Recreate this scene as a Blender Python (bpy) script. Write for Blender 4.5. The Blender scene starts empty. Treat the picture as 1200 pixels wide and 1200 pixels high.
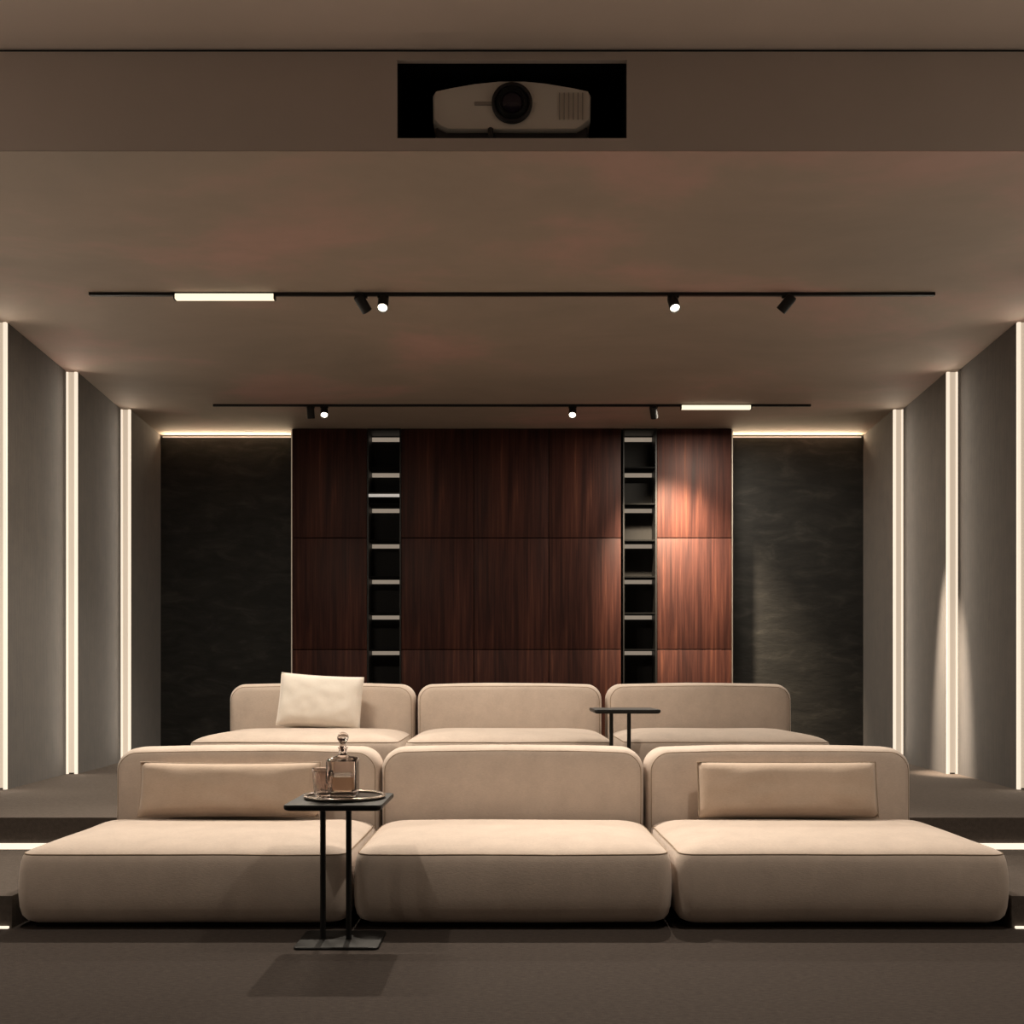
import bpy, bmesh, math, random
from mathutils import Vector, Matrix, noise
random.seed(4)
PI = math.pi
SC = bpy.context.scene
COL = SC.collection

# ------------------------------------------------------------------ helpers
def link(o, parent=None):
    COL.objects.link(o)
    if parent is not None:
        o.parent = parent
    return o

def obj(name, bm, mat, parent=None, smooth=None):
    bmesh.ops.recalc_face_normals(bm, faces=bm.faces[:])
    me = bpy.data.meshes.new(name)
    bm.to_mesh(me); bm.free()
    me.materials.append(mat)
    if smooth is not None:
        me.polygons.foreach_set('use_smooth', [True] * len(me.polygons))
        me.set_sharp_from_angle(angle=math.radians(smooth))
    return link(bpy.data.objects.new(name, me), parent)

def tag(o, label, cat, group=None):
    o['label'] = label; o['category'] = cat
    if group: o['group'] = group
    return o

def thing(name, label, cat, loc=(0, 0, 0), group=None, rz=0):
    o = link(bpy.data.objects.new(name, None))
    o.empty_display_size = 0.1
    o.location = loc; o.rotation_euler = (0, 0, rz)
    return tag(o, label, cat, group)

def struct(name, bm, mat):
    o = obj(name, bm, mat)
    o['kind'] = 'structure'
    return o

def dup(root, loc, label, group=None, rz=None):
    r = root.copy(); COL.objects.link(r); r.location = loc
    if rz is not None: r.rotation_euler = (0, 0, rz)
    r['label'] = label
    if group: r['group'] = group
    for ch in list(root.children):
        c = ch.copy(); COL.objects.link(c); c.parent = r
        for g in list(ch.children):
            d = g.copy(); COL.objects.link(d); d.parent = c
    return r

def box(bm, x0, x1, y0, y1, z0, z1, bev=0):
    v = [bm.verts.new(p) for p in ((x0,y0,z0),(x1,y0,z0),(x1,y1,z0),(x0,y1,z0),(x0,y0,z1),(x1,y0,z1),(x1,y1,z1),(x0,y1,z1))]
    fs = [bm.faces.new([v[i] for i in q]) for q in ((0,3,2,1),(4,5,6,7),(0,1,5,4),(1,2,6,5),(2,3,7,6),(3,0,4,7))]
    if bev:
        es = list({e for f in fs for e in f.edges})
        bmesh.ops.bevel(bm, geom=es, offset=bev, segments=3, profile=0.5, affect='EDGES')
    return bm

def B(*a, **k):
    return box(bmesh.new(), *a, **k)

def rings_mesh(bm, rings, cap0=True, cap1=True, closed=True):
    vs = [[bm.verts.new(p) for p in r] for r in rings]
    n = len(vs[0])
    for a, b in zip(vs, vs[1:]):
        for i in range(n if closed else n - 1):
            j = (i + 1) % n
            bm.faces.new((a[i], a[j], b[j], b[i]))
    if cap0: bm.faces.new(list(reversed(vs[0])))
    if cap1: bm.faces.new(vs[-1])
    return bm

def lathe(bm, prof, n=40, M=None, cap0=True, cap1=True):
    rr = []
    for r, z in prof:
        ring = [Vector((r * math.cos(2*PI*i/n), r * math.sin(2*PI*i/n), z)) for i in range(n)]
        if M: ring = [M @ p for p in ring]
        rr.append(ring)
    return rings_mesh(bm, rr, cap0, cap1)

def tube(bm, pts, r, n=8, closed=False):
    pts = [Vector(p) for p in pts]
    m = len(pts); rings = []
    for i, p in enumerate(pts):
        a = pts[(i-1) % m] if (closed or i > 0) else p
        b = pts[(i+1) % m] if (closed or i < m-1) else p
        t = (b - a).normalized()
        up = Vector((0,0,1)) if abs(t.z) < 0.9 else Vector((0,1,0))
        u = t.cross(up).normalized(); w = t.cross(u).normalized()
        rings.append([p + r*(math.cos(2*PI*k/n)*u + math.sin(2*PI*k/n)*w) for k in range(n)])
    if closed:
        vs = [[bm.verts.new(q) for q in ring] for ring in rings]
        for i in range(m):
            a, b = vs[i], vs[(i+1) % m]
            # match start index against twist
            for k in range(n):
                bm.faces.new((a[k], a[(k+1)%n], b[(k+1)%n], b[k]))
        return bm
    return rings_mesh(bm, rings)

def rrect(hw, hh, r, seg=10, side=14, r2=None):
    """rounded rectangle outline in a plane, evenly divided; r for +v corners, r2 for -v corners"""
    if r2 is None: r2 = r
    r = max(min(r, hw*.98, hh*.98), 1e-4); r2 = max(min(r2, hw*.98, hh*.98), 1e-4)
    pts = []
    cs = ((hw-r2, -hh+r2, r2, -PI/2), (hw-r, hh-r, r, 0), (-hw+r, hh-r, r, PI/2), (-hw+r2, -hh+r2, r2, PI))
    arcs = []
    for cx, cy, rad, a0 in cs:
        arcs.append([(cx + rad*math.cos(a0 + PI/2*i/seg), cy + rad*math.sin(a0 + PI/2*i/seg)) for i in range(seg+1)])
    for k in range(4):
        pts += arcs[k]
        a = arcs[k][-1]; b = arcs[(k+1) % 4][0]
        for i in range(1, side):
            t = i/side
            pts.append((a[0]+(b[0]-a[0])*t, a[1]+(b[1]-a[1])*t))
    return pts

def concentric_cap(rings, fn, steps, last):
    """rings: last outline; shrink it to the middle in steps"""
    pass

# ------------------------------------------------------------------ materials
def mat(name, color, rough=0.7, metal=0.0, spec=0.5, emit=None, strength=0):
    m = bpy.data.materials.new(name); m.use_nodes = True
    b = m.node_tree.nodes['Principled BSDF']
    b.inputs['Base Color'].default_value = (*color, 1)
    b.inputs['Roughness'].default_value = rough
    b.inputs['Metallic'].default_value = metal
    b.inputs['Specular IOR Level'].default_value = spec
    if emit:
        b.inputs['Emission Color'].default_value = (*emit, 1)
        b.inputs['Emission Strength'].default_value = strength
    return m

def nodes(m):
    nt = m.node_tree
    return nt, nt.nodes, nt.links, nt.nodes['Principled BSDF']

def noise_node(nt, scale, detail=6, rough=0.55, sx=(1,1,1), dist=0.0):
    tc = nt.nodes.new('ShaderNodeTexCoord'); mp = nt.nodes.new('ShaderNodeMapping')
    mp.inputs['Scale'].default_value = sx
    n = nt.nodes.new('ShaderNodeTexNoise')
    n.inputs['Scale'].default_value = scale; n.inputs['Detail'].default_value = detail
    n.inputs['Roughness'].default_value = rough; n.inputs['Distortion'].default_value = dist
    nt.links.new(tc.outputs['Object'], mp.inputs['Vector']); nt.links.new(mp.outputs['Vector'], n.inputs['Vector'])
    return n

def ramp(nt, src, stops):
    r = nt.nodes.new('ShaderNodeValToRGB')
    els = r.color_ramp.elements
    while len(els) < len(stops): els.new(0.5)
    for e, (p, c) in zip(els, stops):
        e.position = p; e.color = (*c, 1)
    nt.links.new(src, r.inputs['Fac'])
    return r

def bump(nt, src, strength, distance=0.01, prev=None):
    b = nt.nodes.new('ShaderNodeBump')
    b.inputs['Strength'].default_value = strength; b.inputs['Distance'].default_value = distance
    nt.links.new(src, b.inputs['Height'])
    if prev: nt.links.new(prev.outputs['Normal'], b.inputs['Normal'])
    return b

def mottled(name, stops, scale, rough, bscale=None, bstr=0.1, sx=(1,1,1), spec=0.3, dist=0.0, detail=6):
    m = mat(name, (0.5,0.5,0.5), rough, 0, spec)
    nt, N, L, P = nodes(m)
    n = noise_node(nt, scale, detail, 0.6, sx, dist)
    r = ramp(nt, n.outputs['Fac'], stops)
    L.new(r.outputs['Color'], P.inputs['Base Color'])
    if bscale:
        n2 = noise_node(nt, bscale, 5, 0.6, sx)
        L.new(bump(nt, n2.outputs['Fac'], bstr).outputs['Normal'], P.inputs['Normal'])
    return m

def fabric(name, c1, c2, weave=200, rough=0.95, wv=(0.35, 1, 2.2)):
    m = mat(name, c1, rough, 0, 0.15)
    nt, N, L, P = nodes(m)
    n = noise_node(nt, 7, 5, 0.65)
    nf = noise_node(nt, weave, 2, 0.7, wv)
    mx = N.new('ShaderNodeMix'); mx.data_type = 'FLOAT'
    mx.inputs[0].default_value = 0.45
    L.new(n.outputs['Fac'], mx.inputs[2]); L.new(nf.outputs['Fac'], mx.inputs[3])
    r = ramp(nt, mx.outputs[0], [(0.34, c2), (0.62, c1)])
    L.new(r.outputs['Color'], P.inputs['Base Color'])
    L.new(bump(nt, nf.outputs['Fac'], 0.25, 0.004).outputs['Normal'], P.inputs['Normal'])
    P.inputs['Sheen Weight'].default_value = 0.25
    P.inputs['Sheen Roughness'].default_value = 0.5
    return m

def glow(name, color, strength):
    return mat(name, (0.4, 0.37, 0.33), 0.6, 0, 0.2, color, strength)

WARM = (1.0, 0.76, 0.52)
WARM2 = (1.0, 0.84, 0.66)
M = {}
M['ceiling'] = mottled('ceiling microcement', [(0.3, (0.28, 0.235, 0.195)), (0.5, (0.33, 0.267, 0.22)), (0.62, (0.41, 0.28, 0.24)), (0.75, (0.46, 0.305, 0.27))], 0.62, 0.75, 9, 0.06, (1, 1.6, 1), dist=0.4)
M['soffit'] = mottled('soffit plaster', [(0.3, (0.53, 0.455, 0.40)), (0.7, (0.61, 0.515, 0.46))], 0.8, 0.8, 9, 0.05)
M['sidewall'] = mottled('side wall plaster', [(0.3, (0.10, 0.086, 0.075)), (0.7, (0.14, 0.118, 0.1))], 2, 0.85)
M['backwall'] = mottled('dark stone plaster', [(0.36, (0.012, 0.0117, 0.011)), (0.55, (0.019, 0.0183, 0.0166)), (0.72, (0.036, 0.034, 0.030))], 3.2, 0.7, 6, 0.55, (1, 1, 2.6), dist=0.8)
M['panel'] = fabric('taupe wall fabric', (0.070, 0.056, 0.046), (0.042, 0.035, 0.030), 90, wv=(1, 1, 0.04))
M['floor'] = mottled('dark brown carpet', [(0.3, (0.044, 0.036, 0.032)), (0.7, (0.070, 0.057, 0.050))], 60, 0.95, 220, 0.5, (0.6, 1.8, 1), spec=0.1)
M['platform'] = mottled('platform carpet', [(0.3, (0.09, 0.075, 0.065)), (0.7, (0.125, 0.104, 0.09))], 50, 0.95, 220, 0.4, spec=0.1)
M['sofa'] = fabric('beige sofa weave', (0.625, 0.525, 0.45), (0.51, 0.425, 0.365))
M['cushion'] = fabric('taupe cushion weave', (0.54, 0.425, 0.34), (0.45, 0.355, 0.28))
M['ivory'] = fabric('ivory cushion weave', (0.86, 0.80, 0.73), (0.78, 0.72, 0.65))
M['piping'] = mat('seam piping', (0.33, 0.26, 0.195), 0.9, 0, 0.1)
M['black'] = mat('black powder coat', (0.009, 0.0085, 0.008), 0.5, 0, 0.3)
M['matte_black'] = mat('matte black lining', (0.005, 0.005, 0.005), 0.95, 0, 0.03)
M['plinth'] = mat('dark plinth', (0.01, 0.009, 0.008), 0.9, 0, 0.1)
M['bronze'] = mat('dark bronze tray', (0.06, 0.045, 0.035), 0.3, 0.85, 0.5)
M['steel'] = mat('brushed tray rim', (0.55, 0.48, 0.42), 0.25, 1.0, 0.5)
M['nicheback'] = mat('niche lining', (0.016, 0.0155, 0.015), 0.9, 0, 0.05)
M['led'] = glow('wall strip led', WARM2, 1.05)
M['diffuser'] = glow('wall strip diffuser', (1.0, 0.8, 0.6), 0.55)
M['cove'] = glow('cove led', WARM, 0.7)
M['edge'] = glow('edge led', WARM, 0.2)
M['linear'] = glow('linear lamp diffuser', (1.0, 0.86, 0.62), 1.35)
M['shelfled'] = glow('shelf led', (1.0, 0.82, 0.64), 0.27)
M['stepled'] = glow('step led', WARM2, 1.3)
M['lens_on'] = glow('lit spot lens', (1.0, 0.88, 0.68), 14.0)
M['lens_off'] = mat('dim spot lens', (0.3, 0.27, 0.22), 0.2)
M['projector'] = mat('projector shell', (0.74, 0.67, 0.59), 0.45, 0, 0.4)
M['projector_dark'] = mat('projector dark trim', (0.016, 0.013, 0.015), 0.5)
M['slot'] = mat('projector slot', (0.34, 0.29, 0.25), 0.6)
M['lens_glass'] = mat('projector lens glass', (0.012, 0.006, 0.016), 0.15, 0, 0.4)
M['ledge'] = glow('pale ledge with added glow', (1.0, 0.94, 0.86), 0.42)

def glass(name, tint=(0.93, 0.88, 0.86), rough=0.02):
    m = mat(name, tint, rough)
    P = m.node_tree.nodes['Principled BSDF']
    P.inputs['Transmission Weight'].default_value = 1.0
    P.inputs['IOR'].default_value = 1.45
    return m
M['glass'] = glass('clear glass')
M['spirit'] = glass('amber spirit', (0.74, 0.62, 0.50))

def wood():
    m = mat('red mahogany veneer', (0.2, 0.06, 0.04), 0.5, 0, 0.14)
    nt, N, L, P = nodes(m)
    n1 = noise_node(nt, 1.0, 8, 0.65, (9, 9, 0.55), 0.6)
    n2 = noise_node(nt, 1.0, 6, 0.6, (42, 42, 1.1), 0.3)
    oi = N.new('ShaderNodeObjectInfo')
    mx = N.new('ShaderNodeMix'); mx.data_type = 'FLOAT'; mx.inputs[0].default_value = 0.42
    L.new(n1.outputs['Fac'], mx.inputs[2]); L.new(n2.outputs['Fac'], mx.inputs[3])
    r = ramp(nt, mx.outputs[0], [(0.30, (0.012, 0.0048, 0.004)), (0.45, (0.026, 0.009, 0.007)), (0.56, (0.052, 0.0175, 0.012)), (0.68, (0.118, 0.043, 0.025))])
    L.new(r.outputs['Color'], P.inputs['Base Color'])
    rr = ramp(nt, n2.outputs['Fac'], [(0.3, (0.48,)*3), (0.7, (0.62,)*3)])
    L.new(rr.outputs['Color'], P.inputs['Roughness'])
    L.new(bump(nt, n2.outputs['Fac'], 0.08, 0.004).outputs['Normal'], P.inputs['Normal'])
    return m
M['wood'] = wood()

# ------------------------------------------------------------------ the room
EYE = 1.05
CEIL = 3.444
UP = 3.91
XW = 3.50           # plane the wall panels are fixed to
YB = 10.08          # dark back wall face
YS = 4.65           # face of the lowered ceiling
PLAT = 0.305
STEP = 0.1365

struct('floor', B(-3.7, 3.7, -1.8, 10.3, -0.1, 0.0), M['floor'])
struct('floor_platform', B(-XW, XW, 5.48, 10.15, 0.0, PLAT), M['platform'])
struct('floor_step_left', B(-XW, -2.10, 4.30, 5.48, 0.0, STEP), M['platform'])
struct('floor_step_right', B(2.10, XW, 4.30, 5.48, 0.0, STEP), M['platform'])
struct('wall_left', B(-3.7, -XW, -1.8, 10.3, 0, 4.0), M['sidewall'])
struct('wall_right', B(XW, 3.7, -1.8, 10.3, 0, 4.0), M['sidewall'])
struct('wall_front', B(-XW, XW, -1.8, -1.6, 0, 4.0), M['sidewall'])
bm = bmesh.new()
box(bm, -XW, XW, YB + 0.08, 10.3, PLAT, CEIL)                    # back shell
box(bm, -XW, XW, YB, YB + 0.025, PLAT, CEIL - 0.024)
box(bm, -XW, XW, YB + 0.025, YB + 0.08, PLAT, CEIL - 0.09)              # cladding, slot left open on top
struct('wall_back', bm, M['backwall'])
struct('ceiling', B(-XW, XW, YS + 0.001, 10.3, CEIL, CEIL + 0.02), M['ceiling'])
struct('ceiling_front', B(-XW, XW, -1.8, YS + 0.03, UP, UP + 0.06), M['soffit'])
# soffit face with the projector opening
NX, NZ0, NZ1 = 0.523, 3.503, 3.86
bm = bmesh.new()
box(bm, -XW, -NX, YS, YS + 0.03, CEIL + 0.003, UP - 0.014)
box(bm, NX, XW, YS, YS + 0.03, CEIL + 0.003, UP - 0.014)
box(bm, -NX, NX, YS, YS + 0.03, CEIL + 0.003, NZ0)
box(bm, -NX, NX, YS, YS + 0.03, NZ1, UP - 0.014)
struct('trim_1', bm, M['soffit'])
struct('trim_2', B(-XW, XW, YS + 0.012, YS + 0.03, UP - 0.014, UP), M['matte_black'])

# ------------------------------------------------------------------ projector in its niche
t = thing('projector_niche', 'black recessed box in the ceiling beam around the projector', 'niche', (0, YS + 0.03, NZ0))
bm = bmesh.new()
D = 0.62; H = NZ1 - NZ0; w = 0.012
box(bm, -NX - w, NX + w, 0, D, -w, 0)
box(bm, -NX - w, NX + w, 0, D, H, H + w)
box(bm, -NX - w, -NX, 0, D, 0, H)
box(bm, NX, NX + w, 0, D, 0, H)
box(bm, -NX - w, NX + w, D, D + w, -w, H + w)
obj('lining', bm, M['matte_black'], t)

t = thing('projector', 'pale grey home cinema projector with dark round lens in the ceiling beam', 'projector', (0, YS + 0.05, NZ0))
def px(x, y, s=253.4): return ((x - 600) / s, EYE + (795 - y) / s - NZ0)
outl = [px(*p) for p in ((523,153.5),(676,153.5),(684,149),(692,141),(692.5,112),(690,107),(672,103),(640,97.5),(615,95),(585,95),(556,98),(528,103),(510,107),(507,112),(507.5,142),(514,149))]
rings = []
cx, cz = 0.0, sum(p[1] for p in outl)/len(outl)
for y, k in ((0.022, 0.965), (0.008, 0.982), (0.0, 0.955), ):
    pass
def oring(y, k): return [Vector((p[0]*k, y, cz + (p[1]-cz)*(1-(1-k)*2.5))) for p in outl]
bm = bmesh.new()
rings_mesh(bm, [oring(0.03, 0.975), oring(0.036, 0.99), oring(0.05, 1.0), oring(0.46, 1.0), oring(0.48, 0.97)])
obj('body', bm, M['projector'], t, 35)
# dark undertray and front foot
x0, z0 = px(511, 166); x1, z1 = px(689, 146)
bm = bmesh.new(); box(bm, x0, x1, 0.055, 0.45, z0, z1, 0.006)
obj('undertray', bm, M['projector_dark'], t, 35)
for xx, yy in ((575, 0.055), (575, 0.4), (672, 0.4)):
    bm = bmesh.new(); fx = px(xx, 150)[0]
    lathe(bm, [(0.016, 0.0), (0.018, 0.003), (0.018, 0.012), (0.013, 0.016), (0.013, 0.085), (0.008, 0.09)], 20, Matrix.Translation((fx, yy - (0.025 if yy < .1 else 0), 0)))
    obj('foot', bm, M['projector_dark'], t, 35)
lx, lz = px(600, 122.5)
RX = Matrix.Translation((lx, 0.019, lz)) @ Matrix.Rotation(PI/2, 4, 'X')
bm = bmesh.new(); lathe(bm, [(0.094, -0.012), (0.094, 0.002), (0.089, 0.006), (0.082, 0.007), (0.077, 0.003), (0.077, -0.010)], 48, RX, cap0=True, cap1=False)
ring_ = obj('lens_ring', bm, M['projector_dark'], t, 40)
bm = bmesh.new(); lathe(bm, [(0.077, -0.004), (0.068, 0.010), (0.064, 0.016), (0.060, 0.016), (0.056, 0.004), (0.050, 0.001)], 48, RX, cap0=False, cap1=True)
obj('barrel', bm, M['black'], ring_, 40)
bm = bmesh.new(); lathe(bm, [(0.050, 0.003), (0.044, 0.008), (0.032, 0.013), (0.016, 0.0155), (0.002, 0.0162)], 40, RX)
obj('lens', bm, M['lens_glass'], ring_, 60)
sx0, sz0 = px(556, 124.5); sx1, sz1 = px(580, 120.5)
obj('slot', B(sx0, sx1, 0.024, 0.034, sz0, sz1, bev=0.002), M['slot'], t)
bm = bmesh.new()
for i in range(6):
    gx = px(655 + i*5.4, 0)[0]
    z_0 = px(0, 141)[1]; z_1 = px(0, 110)[1]
    box(bm, gx, gx + 0.005, 0.025, 0.034, z_0, z_1)
obj('vent_grille', bm, M['slot'], t)
gx = px(651, 0)[0]

# ------------------------------------------------------------------ side walls: tilted fabric panels with light slots
YP = [4.655, 5.77, 6.885, 8.0, 9.115, YB - 0.002]
ordinal = {0: 'nearest the camera', 1: 'second', 2: 'third', 3: 'second from the far corner', 4: 'in the far corner'}
def wall_panel(side, i, label):
    y0, y1 = YP[i], YP[i+1]
    xn, xf = 3.39, 3.475
    if i == 4: xf = 3.455
    bm = bmesh.new()
    zb = 0.0 if i == 0 else PLAT
    if i == 0: zb = PLAT
    a = [(xn, y0), (xf, y1), (XW - 0.002, y1), (XW - 0.002, y0)]
    lo = [Vector((side*p[0], p[1] - y0, zb)) for p in a]; hi = [Vector((side*p[0], p[1] - y0, CEIL - 0.003)) for p in a]
    rings_mesh(bm, [lo, hi])
    bmesh.ops.bevel(bm, geom=[e for e in bm.edges if abs(e.verts[0].co.z - e.verts[1].co.z) > 1], offset=0.006, segments=2, affect='EDGES')
    o = obj('wall_panel', bm, M['panel'])
    o.location = (0, y0, 0)
    return tag(o, label, 'wall panel', 'tilted fabric panels on the side walls')
def light_slot(side, i, label):
    """a vertical light on the front end of panel i"""
    y0 = YP[i]
    t = thing('wall_light_strip', label, 'wall light', (side*3.44, y0, PLAT), 'vertical light strips on the side walls')
    h = CEIL - PLAT - 0.006
    def bx(x0, x1, ya, yb, z0, z1):
        xs = sorted((side*(x0) , side*(x1)))
        return B(xs[0], xs[1], ya, yb, z0, z1)
    obj('diffuser', bx(-0.044, 0.036, -0.016, -0.006, 0.01, h), M['diffuser'], t)
    obj('led_line', bx(-0.050, -0.030, -0.024, -0.002, 0.0, h), M['led'], t)
    obj('led_line', bx(0.020, 0.040, -0.024, -0.002, 0.0, h), M['led'], t)
    return t
for side, nm in ((-1, 'left'), (1, 'right')):
    txt = {1: 'taupe fabric panel on the %s wall, nearest, cut off by the photo edge',
           2: 'broad taupe fabric panel on the %s wall between the first two light strips',
           3: 'taupe fabric panel on the %s wall between the second and third light strips',
           4: 'narrow taupe fabric panel on the %s wall against the dark back wall'}
    for i in (1, 2, 3, 4):
        wall_panel(side, i, txt[i] % nm)
    ls = {2: 'glowing vertical light strip on the %s wall at the edge of the photo',
          3: 'glowing vertical light strip on the %s wall, middle of the three',
          4: 'glowing vertical light strip on the %s wall closest to the back wall'}
    for i in (2, 3, 4):
        light_slot(side, i, ls[i] % nm)

# step lights
def strip(name, x0, x1, y0, y1, z0, z1, m, label, cat, group=None):
    cx_, cy_ = (x0+x1)/2, (y0+y1)/2
    o = obj(name, B(x0-cx_, x1-cx_, y0-cy_, y1-cy_, 0, z1-z0, bev=0.002), m)
    o.location = (cx_, cy_, z0)
    return tag(o, label, cat, group)
G = 'light lines at the foot of the side steps'
strip('step_light', -3.48, -2.12, 5.463, 5.479, STEP + 0.001, STEP + 0.032, M['stepled'], 'warm light line at the foot of the upper step, left of the front sofas', 'step light', G)
strip('step_light', 2.12, 3.48, 5.463, 5.479, STEP + 0.001, STEP + 0.032, M['stepled'], 'warm light line at the foot of the upper step, right of the front sofas', 'step light', G)
strip('step_light', -3.48, -2.11, 4.287, 4.299, 0.001, 0.011, M['stepled'], 'thin warm light line on the floor below the lower step, far left', 'step light', G)
strip('step_light', 2.11, 3.48, 4.287, 4.299, 0.001, 0.011, M['stepled'], 'thin warm light line on the floor below the lower step, far right', 'step light', G)

# cove light lines above the dark back wall
strip('cove_light', -3.44, -2.12, YB + 0.001, YB + 0.02, CEIL - 0.023, CEIL - 0.011, M['cove'], 'warm cove light line above the dark back wall, left of the wood', 'cove light', 'cove lights above the back wall')
strip('cove_light', 2.12, 3.44, YB + 0.001, YB + 0.02, CEIL - 0.023, CEIL - 0.011, M['cove'], 'warm cove light line above the dark back wall, right of the wood', 'cove light', 'cove lights above the back wall')

# ------------------------------------------------------------------ mahogany feature wall
YF = 9.80
ZS = [PLAT, 1.326, 2.394, CEIL - 0.002]
cols = [(-2.107, -1.388, 'far left dark mahogany wall panel column, left of the left shelf niche'),
        (-1.062, -0.3675, 'dark mahogany wall panel column just right of the left shelf niche'),
        (-0.3675, 0.351, 'dark mahogany wall panel column in the middle of the back wall'),
        (0.351, 1.045, 'mahogany wall panel column just left of the right shelf niche'),
        (1.388, 2.107, 'spotlit red mahogany wall panel column right of the right shelf niche')]
for x0, x1, lab in cols:
    t = thing('wood_wall_panel', lab, 'wood panel', ((x0+x1)/2, YF, PLAT), 'mahogany panel columns on the back wall')
    hw = (x1 - x0)/2
    obj('backing', B(-hw, hw, 0.02, YB - YF - 0.002, 0, CEIL - PLAT - 0.002), M['matte_black'], t)
    for a, b in zip(ZS, ZS[1:]):
        bm = B(-hw + 0.003, hw - 0.003, 0, 0.021, a - PLAT + 0.004, b - PLAT - 0.004, bev=0.002)
        obj('board', bm, M['wood'], t, 40)

def niche(xc, label):
    t = thing('shelf_niche', label, 'shelf', (xc, YF, PLAT), 'lit shelf niches in the mahogany wall')
    hw = (1.388 - 1.062)/2 - 0.001
    h = CEIL - PLAT - 0.002
    d = YB - YF - 0.004
    obj('back_panel', B(-hw, hw, d - 0.012, d, 0, h), M['nicheback'], t)
    obj('side_panel', B(-hw, -hw + 0.014, 0.004, d - 0.012, 0, h), M['black'], t)
    obj('side_panel', B(hw - 0.014, hw, 0.004, d - 0.012, 0, h), M['black'], t)
    obj('top_panel', B(-hw + 0.014, hw - 0.014, 0.004, d - 0.012, h - 0.018, h), M['black'], t)
    for k in range(9):
        z = EYE + (795 - 515 - 41.75*k)/119.6 - PLAT
        s = t
        if k > 0:
            s = obj('shelf', B(-hw + 0.014, hw - 0.014, 0.01, d - 0.012, z + 0.022, z + 0.036), M['matte_black'], t)
        obj('shelf_glow', B(-hw + 0.016, hw - 0.016, d - 0.036, d - 0.012, z - 0.017, z + 0.020), M['shelfled'], s)
    return t
nl = niche(-1.225, 'tall dark shelf niche with light lines in the mahogany wall, left one')
niche(1.225, 'tall dark shelf niche with light lines in the mahogany wall, right one')
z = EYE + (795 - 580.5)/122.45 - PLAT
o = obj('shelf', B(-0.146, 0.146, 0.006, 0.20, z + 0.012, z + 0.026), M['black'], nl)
o = obj('shelf_glow', B(-0.148, 0.148, 0.001, 0.012, z - 0.014, z + 0.013), M['ledge'], o); o['label'] = 'short pale ledge with an added glow'  # pale ledge rather than a lamp; its glow is added

strip('edge_light', -2.121, -2.1085, YF + 0.03, YF + 0.05, PLAT + 0.002, CEIL - 0.006, M['edge'], 'thin vertical light line on the left edge of the mahogany wall', 'edge light', 'light lines on the mahogany wall edges')
strip('edge_light', 2.1085, 2.121, YF + 0.03, YF + 0.05, PLAT + 0.002, CEIL - 0.006, M['edge'], 'thin vertical light line on the right edge of the mahogany wall', 'edge light', 'light lines on the mahogany wall edges')

# ------------------------------------------------------------------ sofas
SW = 1.338      # module width
def wob(p, amp, sc=3.0, seed=0):
    v = noise.noise_vector(Vector(p)*sc + Vector((seed*7.3, seed*3.1, 0)))
    return Vector(p) + v*amp

def seat_bm(seed, wd=SW, dp=0.935, zk=1.0):
    hw, hd = wd/2, dp/2
    rings = []
    R = 0.072
    prof = [(0.020, 0.070), (0.024, 0.048), (0.036, 0.026), (0.056, 0.012), (0.09, 0.004), (0.14, 0.0), (0.20, 0.0), (0.25, 0.003), (0.28, 0.007), (0.303, 0.013), (0.312, 0.019)]
    top = [(0.3165, 0.024), (0.326, 0.040), (0.336, 0.066), (0.345, 0.10), (0.352, 0.14), (0.3585, 0.20), (0.3635, 0.27), (0.366, 0.34), (0.367, 0.40)]
    for zz, ins in prof + top:
        pts = rrect(hw - ins, hd - min(ins, hd - 0.03), max(R - ins*0.3, 0.03))
        rings.append([wob((x, y + hd, zz*zk), 0.0035, 2.6, seed) for x, y in pts])
    bm = bmesh.new()
    rings_mesh(bm, rings)
    return bm
def outline_tube(pts, r):
    return tube(bmesh.new(), pts, r, 6, True)
def seat_piping(seed, wd=SW, dp=0.935, zk=1.0):
    hw, hd = wd/2, dp/2
    pts = rrect(hw - 0.0185, hd - 0.0185, 0.072 - 0.0057)
    return outline_tube([wob((x, y + hd, 0.312*zk), 0.0035, 2.6, seed) for x, y in pts], 0.003)
BH = 0.69
def back_rings(seed, wd, h, dp):
    hw = wd/2; hz = (h - 0.05)/2; zc = 0.05 + hz
    R = 0.105
    st = [(0.0 - 0.012, 0.33), (-0.011, 0.26), (-0.008, 0.18), (-0.003, 0.10), (0.003, 0.05), (0.008, 0.026), (0.013, 0.021), (0.022, 0.013), (0.045, 0.004), (0.08, 0.0)]
    full = st + [(dp - y, i) for y, i in reversed(st)]
    rings = []
    for y, ins in full:
        pts = rrect(hw - ins, hz - min(ins, hz - 0.02), max(R - ins*0.5, 0.02), r2=0.06)
        crown = 0.012
        rings.append([wob((x, y, zc + zz + (crown*(1 - (x/hw)**2) if zz > 0 else 0)*(zz/hz)), 0.0035, 2.6, seed) for x, zz in pts])
    return rings
def back_bm(seed, wd=SW, h=BH, dp=0.26):
    return rings_mesh(bmesh.new(), back_rings(seed, wd, h, dp))
def back_piping(seed, wd=SW, h=BH, dp=0.26):
    r = back_rings(seed, wd, h, dp)
    bm = bmesh.new()
    tube(bm, r[6], 0.0028, 6, True)
    tube(bm, r[-7], 0.0028, 6, True)
    return bm

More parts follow.
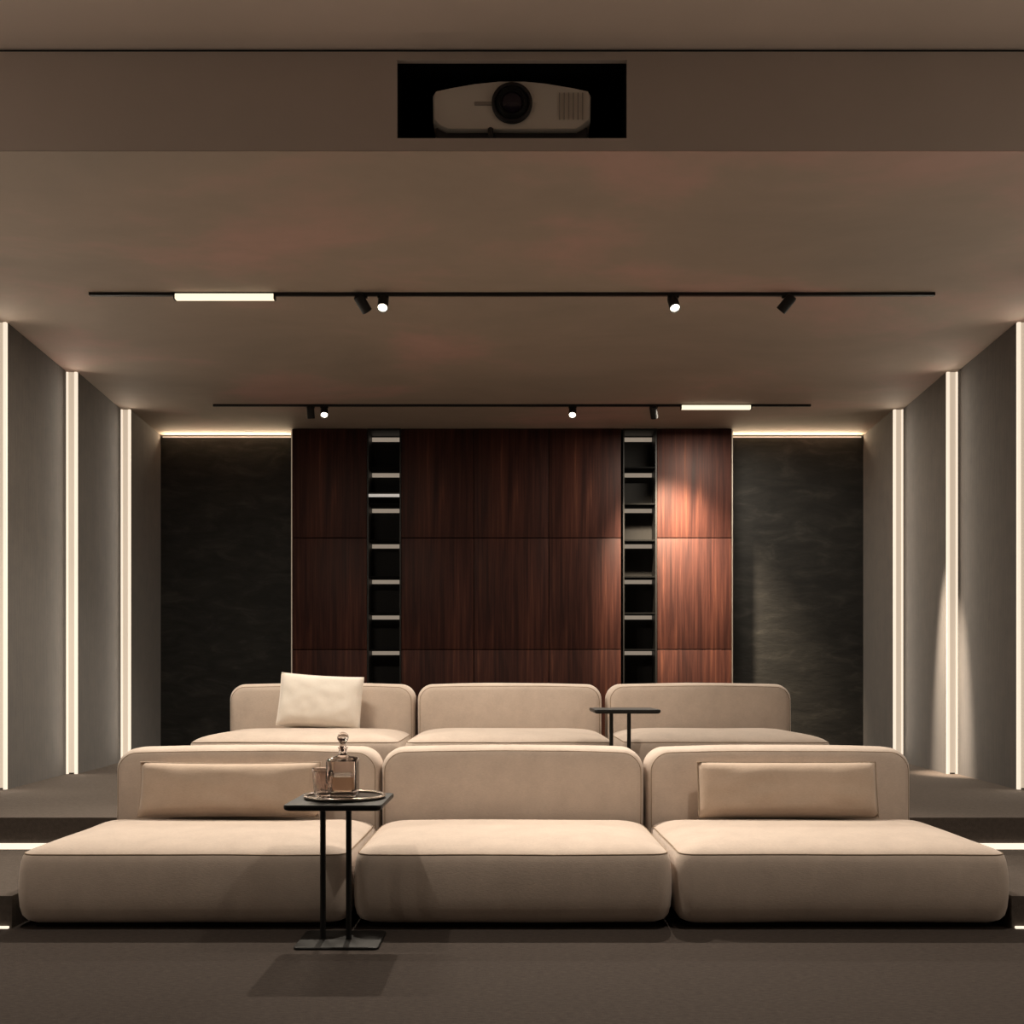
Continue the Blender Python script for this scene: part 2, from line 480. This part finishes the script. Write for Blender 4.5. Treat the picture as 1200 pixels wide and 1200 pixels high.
def sofa(loc, label, group, seed, wd=SW, h=BH, zk=1.0, bw=None, bx=0.0):
    t = thing('sofa_module', label, 'sofa', loc, group)
    hw = wd/2
    obj('plinth', B(-hw + 0.07, hw - 0.07, 0.07, 1.14, 0.0, 0.06), M['plinth'], t)
    s = obj('seat', seat_bm(seed, wd, zk=zk), M['sofa'], t, 50)
    obj('piping', seat_piping(seed, wd, zk=zk), M['piping'], s, 60)
    b = obj('backrest', back_bm(seed + 5, bw or wd, h), M['sofa'], t, 50)
    b.location = (bx, 0.942, 0)
    obj('piping', back_piping(seed + 5, bw or wd, h), M['piping'], b, 60)
    return t
YR1, YR2 = 4.262, 6.30
SR = SW + 0.02
g1, g2 = 'front row sofa modules', 'back row sofa modules'
sofa((-1.378, YR1, 0), 'beige deep sofa at left of the front row with a long lumbar cushion', g1, 1, 1.408, bw=1.352, bx=0.026)
sofa((0.004, YR1, 0), 'beige deep sofa in the middle of the front row, nothing on it', g1, 2, 1.345)
sofa((1.390, YR1, 0), 'beige deep sofa at right of the front row with a long lumbar cushion', g1, 3, 1.408, bw=1.352, bx=-0.026)
sofa((-1.352, YR2, PLAT), 'beige sofa at left of the back row with the ivory cushion', g2, 4, 1.32, 0.70, 1.12)
sofa((-0.016, YR2, PLAT), 'beige sofa in the middle of the back row', g2, 5, 1.315, 0.70, 1.12)
sofa((1.330, YR2, PLAT), 'beige sofa at right of the back row behind the small black table', g2, 6, 1.31, 0.70, 1.12)

# ------------------------------------------------------------------ cushions
def cushion_bm(w, h, th, seed, pinch=0.05, n=36, wr=0.006):
    bm = bmesh.new()
    m = max(8, int(n*h/w*1.2))
    def P(i, j, s):
        u = -1 + 2*i/n; v = -1 + 2*j/m
        x = u*w/2*(1 - pinch*0.35*(1 - v*v)); z = v*h/2*(1 - pinch*(1 - u*u))
        f = max(0.0, 1 - abs(u)**4.2)**0.45 * max(0.0, 1 - abs(v)**3.2)**0.45
        y = s*th/2*f
        nz = noise.noise(Vector((u*3.1 + seed*5, v*2.2, s*2.0)))
        y += nz*wr*f*2
        return Vector((x, y, z))
    vf = [[bm.verts.new(P(i, j, -1)) for j in range(m+1)] for i in range(n+1)]
    vb = [[(vf[i][j] if i in (0, n) or j in (0, m) else bm.verts.new(P(i, j, 1))) for j in range(m+1)] for i in range(n+1)]
    for i in range(n):
        for j in range(m):
            bm.faces.new((vf[i][j], vf[i+1][j], vf[i+1][j+1], vf[i][j+1]))
            a = (vb[i][j], vb[i][j+1], vb[i+1][j+1], vb[i+1][j])
            bm.faces.new(a)
    edge = [vf[i][0].co.copy() for i in range(n)] + [vf[n][j].co.copy() for j in range(m)] + [vf[i][m].co.copy() for i in range(n, 0, -1)] + [vf[0][j].co.copy() for j in range(m, 0, -1)]
    return bm, edge
def cushion(name, label, w, h, th, loc, tilt, roll, rz, m, pm, seed, pinch=0.05, group=None):
    bm, edge = cushion_bm(w, h, th, seed, pinch)
    o = obj(name, bm, m, None, 80)
    p = obj('piping', tube(bmesh.new(), edge, 0.004, 6, True), pm, o, 80)
    o.rotation_euler = (-tilt, roll, rz)
    o.location = loc
    return tag(o, label, 'cushion', group)
cushion('lumbar_cushion', 'long taupe lumbar cushion leaning on the left front sofa backrest', 0.90, 0.275, 0.14, (-1.405, 5.092, 0.497), 0.18, 0.0, 0.0, M['cushion'], M['cushion'], 1, 0.06, 'lumbar cushions on the front row')
cushion('lumbar_cushion', 'long taupe lumbar cushion leaning on the right front sofa backrest', 0.89, 0.275, 0.14, (1.370, 5.092, 0.497), 0.18, 0.0, 0.0, M['cushion'], M['piping'], 2, 0.02, 'lumbar cushions on the front row')
cushion('throw_cushion', 'ivory square throw cushion leaning on the left back row sofa', 0.57, 0.375, 0.15, (-1.330, 7.105, 0.892), 0.26, 0.06, 0.04, M['ivory'], M['ivory'], 3, 0.05)

# ------------------------------------------------------------------ side tables
def side_table(loc, label, g):
    t = thing('side_table', label, 'side table', loc, g)
    bm = bmesh.new(); hw, hd = 0.187, 0.212
    rr = [[Vector((x, y, zz)) for x, y in rrect(hw - i, hd - i, 0.02, 5, 3)] for zz, i in ((0.546, 0.012), (0.550, 0.003), (0.556, 0.0), (0.566, 0.0), (0.569, 0.002))]
    rings_mesh(bm, rr); obj('tabletop', bm, M['black'], t, 40)
    bm = bmesh.new()
    rr = [[Vector((x, y, zz)) for x, y in rrect(0.165 - i, 0.135 - i, 0.02, 5, 3)] for zz, i in ((0.0, 0.0), (0.008, 0.0), (0.011, 0.003))]
    rings_mesh(bm, rr); obj('base', bm, M['black'], t, 40)
    for xx in (-0.073, 0.030):
        bm = bmesh.new(); lathe(bm, [(0.0115, 0.010), (0.0115, 0.548)], 20, Matrix.Translation((xx, 0, 0)))
        obj('leg', bm, M['black'], t, 40)
    return t
st = side_table((-0.682, 4.09, 0), 'slim black two-legged side table holding the decanter, in front of the front row', 'small black side tables')
dup(st, (0.652, 5.97, PLAT), 'slim black two-legged side table with an empty top, before the back row', 'small black side tables')

# tray, decanter, tumblers
TZ = 0.569
TX, TY = -0.672, 4.115
t = thing('serving_tray', 'round dark bronze tray under the decanter on the side table', 'tray', (TX, TY, TZ))
bm = bmesh.new(); lathe(bm, [(0.148, 0.0), (0.155, 0.004), (0.152, 0.006), (0.02, 0.006)], 56)
bmesh.ops.scale(bm, vec=(1.0, 1.0, 1), verts=bm.verts); obj('plate', bm, M['bronze'], t, 40)
bm = bmesh.new(); tube(bm, [(0.157*math.cos(a*PI/32), 0.157*math.sin(a*PI/32), 0.011) for a in range(64)], 0.006, 8, True)
obj('rim', bm, M['steel'], t, 60)

DX, DY = -0.683, 4.135
t = thing('decanter', 'square shouldered glass decanter with round stopper on the tray', 'decanter', (DX, DY, TZ + 0.0065))
def sq(hw, z, r): return [Vector((x, y, z)) for x, y in rrect(hw, hw, r, 6, 4)]
bm = bmesh.new()
outer = [sq(0.055, 0.0, 0.014), sq(0.060, 0.004, 0.016), sq(0.0605, 0.012, 0.016), sq(0.0605, 0.140, 0.016), sq(0.058, 0.150, 0.018), sq(0.050, 0.156, 0.022), sq(0.030, 0.160, 0.0255), sq(0.019, 0.165, 0.0186), sq(0.0165, 0.175, 0.0162), sq(0.0165, 0.190, 0.0162), sq(0.022, 0.197, 0.0216)]
inner = [sq(0.016, 0.197, 0.0157), sq(0.0115, 0.190, 0.0112), sq(0.0115, 0.172, 0.0112), sq(0.024, 0.156, 0.0235), sq(0.046, 0.150, 0.018), sq(0.053, 0.142, 0.012), sq(0.0535, 0.030, 0.012), sq(0.048, 0.022, 0.012)]
rings_mesh(bm, outer + inner)
obj('bottle', bm, M['glass'], t, 40)
bm = bmesh.new(); rings_mesh(bm, [sq(0.0475, 0.0225, 0.012), sq(0.0530, 0.0305, 0.012), sq(0.0530, 0.080, 0.012)])
obj('spirit', bm, M['spirit'], t, 40)
bm = bmesh.new(); lathe(bm, [(0.009, 0.180), (0.0105, 0.196), (0.0135, 0.199), (0.013, 0.206), (0.010, 0.210), (0.014, 0.217), (0.021, 0.226), (0.0235, 0.236), (0.021, 0.247), (0.013, 0.255), (0.003, 0.258)], 28)
obj('stopper', bm, M['glass'], t, 60)

def tumbler(loc, label, first=None):
    if first: return dup(first, loc, label)
    t = thing('tumbler', label, 'glass', loc, 'cut glass tumblers on the tray')
    bm = bmesh.new(); n = 24
    def ring(r, z, cut=0.0): return [Vector(((r - (cut if i % 2 else 0))*math.cos(2*PI*i/n), (r - (cut if i % 2 else 0))*math.sin(2*PI*i/n), z)) for i in range(n)]
    rings_mesh(bm, [ring(0.026, 0), ring(0.029, 0.003, 0.001), ring(0.031, 0.02, 0.0025), ring(0.034, 0.05, 0.0025), ring(0.036, 0.068, 0.0), ring(0.039, 0.108), ring(0.0385, 0.110), ring(0.0365, 0.108), ring(0.033, 0.065), ring(0.028, 0.022), ring(0.022, 0.018)])
    obj('bowl', bm, M['glass'], t, 25)
    return t
tb = tumbler((-0.775, 4.165, TZ + 0.0065), 'clear glass tumbler on the tray behind the other tumbler, left of the decanter')
dup(tb, (-0.742, 4.03, TZ + 0.0065), 'clear cut glass tumbler nearest the front of the tray, left of the decanter')

# ------------------------------------------------------------------ track lighting
def head(x, y, aim, lit, label, g, tracklabel):
    """a spot head: adapter on the track, stem, and a cylinder pointing along aim"""
    t = thing('spotlight', label, 'spotlight', (x, y, CEIL - 0.018), g)
    d = (Vector(aim) - Vector((x, y, CEIL - 0.09))).normalized()
    piv = Vector((0, 0, -0.040))
    obj('adapter', B(-0.035, 0.035, -0.012, 0.012, -0.014, 0.0, bev=0.002), M['black'], t, 40)
    bm = bmesh.new(); lathe(bm, [(0.008, 0.0), (0.008, -0.040)], 14, Matrix.Translation((0, 0, -0.006)))
    obj('stem', bm, M['black'], t, 40)
    q = Vector((0, 0, 1)).rotation_difference(d).to_matrix().to_4x4()
    Mx = Matrix.Translation(piv) @ q
    bm = bmesh.new(); lathe(bm, [(0.024, -0.048), (0.031, -0.042), (0.033, -0.030), (0.033, 0.062), (0.031, 0.064), (0.0285, 0.062), (0.0275, 0.050)], 32, Mx, cap0=True, cap1=False)
    b = obj('housing', bm, M['black'], t, 40)
    bm = bmesh.new(); lathe(bm, [(0.0276, 0.049), (0.0276, 0.051), (0.020, 0.0545), (0.008, 0.056)], 32, Mx)
    obj('lens', bm, M['lens_on'] if lit else M['lens_off'], b, 50)
    return Vector((x, y, CEIL - 0.018)) + piv + d*0.075, d

def track(y, x0, x1, lx0, lx1, label):
    xc = (x0+x1)/2
    bm = bmesh.new()
    box(bm, x0 - xc, lx0 - xc, -0.0125, 0.0125, -0.018, 0)
    box(bm, lx0 - xc, lx1 - xc, -0.0125, 0.0125, -0.006, 0)
    box(bm, lx1 - xc, x1 - xc, -0.0125, 0.0125, -0.018, 0)
    o = obj('light_track', bm, M['black'])
    o.location = (xc, y, CEIL)
    return tag(o, label, 'light track', 'ceiling light tracks')
def linear(x0, x1, y, label):
    xc = (x0+x1)/2; hw = (x1-x0)/2
    t = thing('linear_lamp', label, 'linear lamp', (xc, y, CEIL - 0.005), 'linear lamps on the ceiling tracks')
    obj('housing', B(-hw, hw, -0.016, 0.016, -0.010, 0.0), M['black'], t)
    obj('diffuser', B(-hw + 0.004, hw - 0.004, -0.019, 0.019, -0.038, -0.004, bev=0.004), M['linear'], t, 40)
    for s in (-1, 1):
        obj('end_cap', B(s*hw - 0.004, s*hw + 0.004, -0.020, 0.020, -0.039, 0.0), M['black'], t)
    area('linear_lamp_light', (xc, y, CEIL - 0.048), (0, 0, -1), 2*hw, 0.03, LINW, (1.0, 0.88, 0.72))
    return t
def area(name, pos, d, sx, sy, energy, color=(1.0, 0.86, 0.70), spread=180):
    l = bpy.data.lights.new(name, 'AREA'); l.shape = 'RECTANGLE'; l.size = sx; l.size_y = sy
    l.energy = energy; l.color = color; l.spread = math.radians(spread)
    o = bpy.data.objects.new(name, l); COL.objects.link(o)
    o.location = pos; o.rotation_euler = Vector(d).to_track_quat('-Z', 'Y').to_euler()
    return o
LINW = 75
STRIPW = 6.5
Y1, Y2 = 6.36, 8.95
s1, s2 = 1200/Y1, 1200/Y2
track(Y1, -495/s1, 495/s1, -395/s1, -278/s1, 'long black ceiling light track above the front row, nearer one')
track(Y2, -350/s2, 350/s2, 198/s2, 280/s2, 'black ceiling light track near the mahogany wall, farther one')
linear(-395/s1, -278/s1, Y1, 'glowing linear lamp near the left end of the nearer ceiling track')
linear(198/s2, 280/s2, Y2, 'glowing linear lamp near the right end of the farther ceiling track')
HG = 'spotlights on the ceiling tracks'
hd = {}
hd['a'] = head(-176/s1, Y1, (0.7, 8.2, 0.8), False, 'unlit-looking black spotlight beside the lit one, left on the nearer track', HG, 1)
hd['b'] = head(-151/s1, Y1, (-0.75, 4.0, 0.2), True, 'bright lit spotlight on the nearer track, left of centre', HG, 1)
hd['c'] = head(189/s1, Y1, (1.35, 4.2, 0.2), True, 'bright lit spotlight on the nearer track, right of centre', HG, 1)
hd['d'] = head(323/s1, Y1, (-0.4, 7.9, 0.8), False, 'dark black spotlight alone toward the right end of the nearer track', HG, 1)
hd['e'] = head(-236/s2, Y2, (-1.7, 9.6, 0.6), False, 'small dark spotlight left on the farther track beside a lit one', HG, 2)
hd['f'] = head(-220/s2, Y2, (-1.2, 6.6, 0.6), True, 'small lit spotlight left on the farther track', HG, 2)
hd['g'] = head(71/s2, Y2, (0.3, 6.6, 0.6), True, 'small lit spotlight near the middle of the farther track', HG, 2)
hd['h'] = head(166/s2, Y2, (1.56, 9.80, 2.08), False, 'small dark spotlight on the farther track beside the linear lamp', HG, 2)

# ------------------------------------------------------------------ lights
def spot(name, pos, d, energy, size, blend, color=(1.0, 0.87, 0.72), radius=0.03):
    l = bpy.data.lights.new(name, 'SPOT'); l.energy = energy; l.color = color
    l.spot_size = math.radians(size); l.spot_blend = blend; l.shadow_soft_size = radius
    o = bpy.data.objects.new(name, l); COL.objects.link(o)
    o.location = pos; o.rotation_euler = Vector(d).to_track_quat('-Z', 'Y').to_euler()
    return o
S = spot
S('beam_front_left', *hd['b'], 360, 100, 0.9)
S('beam_front_right', *hd['c'], 320, 66, 0.9)
S('beam_back_row', *hd['a'], 110, 70, 1.0)
S('beam_back_row', *hd['d'], 110, 70, 1.0)
S('beam_back_left', *hd['f'], 85, 90, 0.9)
S('beam_back_mid', *hd['g'], 85, 90, 0.9)
S('beam_wood', *hd['h'], 1800, 63, 1.0, color=(1.0, 0.8, 0.57), radius=0.08)
# recessed downlights of the front ceiling, above the picture
for x, e in ((1.45, 190), (-1.9, 155)):
    S('front_downlight', (x, 3.6, UP - 0.02), (0.0, 0.22, -1), e, 110, 0.8, radius=0.05)
p = Vector((-0.6, 3.5, UP - 0.04)); q = Vector((-3.43, 7.75, 0.6))
S('wall_fill_beam', p, q - p, 550, 27, 1.0)  # unseen spot added to brighten the lower left panels
# an added narrow spot, no fixture, grazing the right wall at its middle light strip
p = Vector((2.88, 7.98, CEIL - 0.004)); q = Vector((3.43, 7.98, 0.72))
S('wall_graze', p, q - p, 2100, 16, 1.0, color=(1.0, 0.8, 0.6), radius=0.03)
for sd in (-1, 1):
    area('cove_strip_light', (sd*2.78, YB - 0.03, CEIL - 0.045), (0, -0.75, 0.66), 1.3, 0.015, 6.5, (1.0, 0.76, 0.5))
# the wall light strips' own light, incl. unseen ones; front pairs added as soffit fill
for side in (-1, 1):
    for y0 in YP[:5] + [3.54, 2.42]:
        area('wall_strip_and_fill_light', (side*3.395, y0 - 0.03, (PLAT + CEIL)/2), (-side*0.5, -0.86 if y0 > 4 else 0.2, 0), 0.04, 3.0, STRIPW if y0 > 4 else 5.2)

w = bpy.data.worlds.new('world'); SC.world = w; w.use_nodes = True
w.node_tree.nodes['Background'].inputs['Color'].default_value = (1.0, 0.85, 0.7, 1)
w.node_tree.nodes['Background'].inputs['Strength'].default_value = 0.02

# ------------------------------------------------------------------ camera
cam = bpy.data.cameras.new('camera'); co = bpy.data.objects.new('camera', cam); COL.objects.link(co)
co.location = (0, 0, EYE); co.rotation_euler = (PI/2, 0, 0)
cam.sensor_width = 36; cam.lens = 36.0
cam.shift_y = 195/1200
cam.clip_start = 0.05
SC.camera = co
SC.view_settings.view_transform = 'Standard'
SC.view_settings.look = 'None'
SC.view_settings.gamma = 1
SC.view_settings.use_curve_mapping = False
SC.view_settings.exposure = -0.12
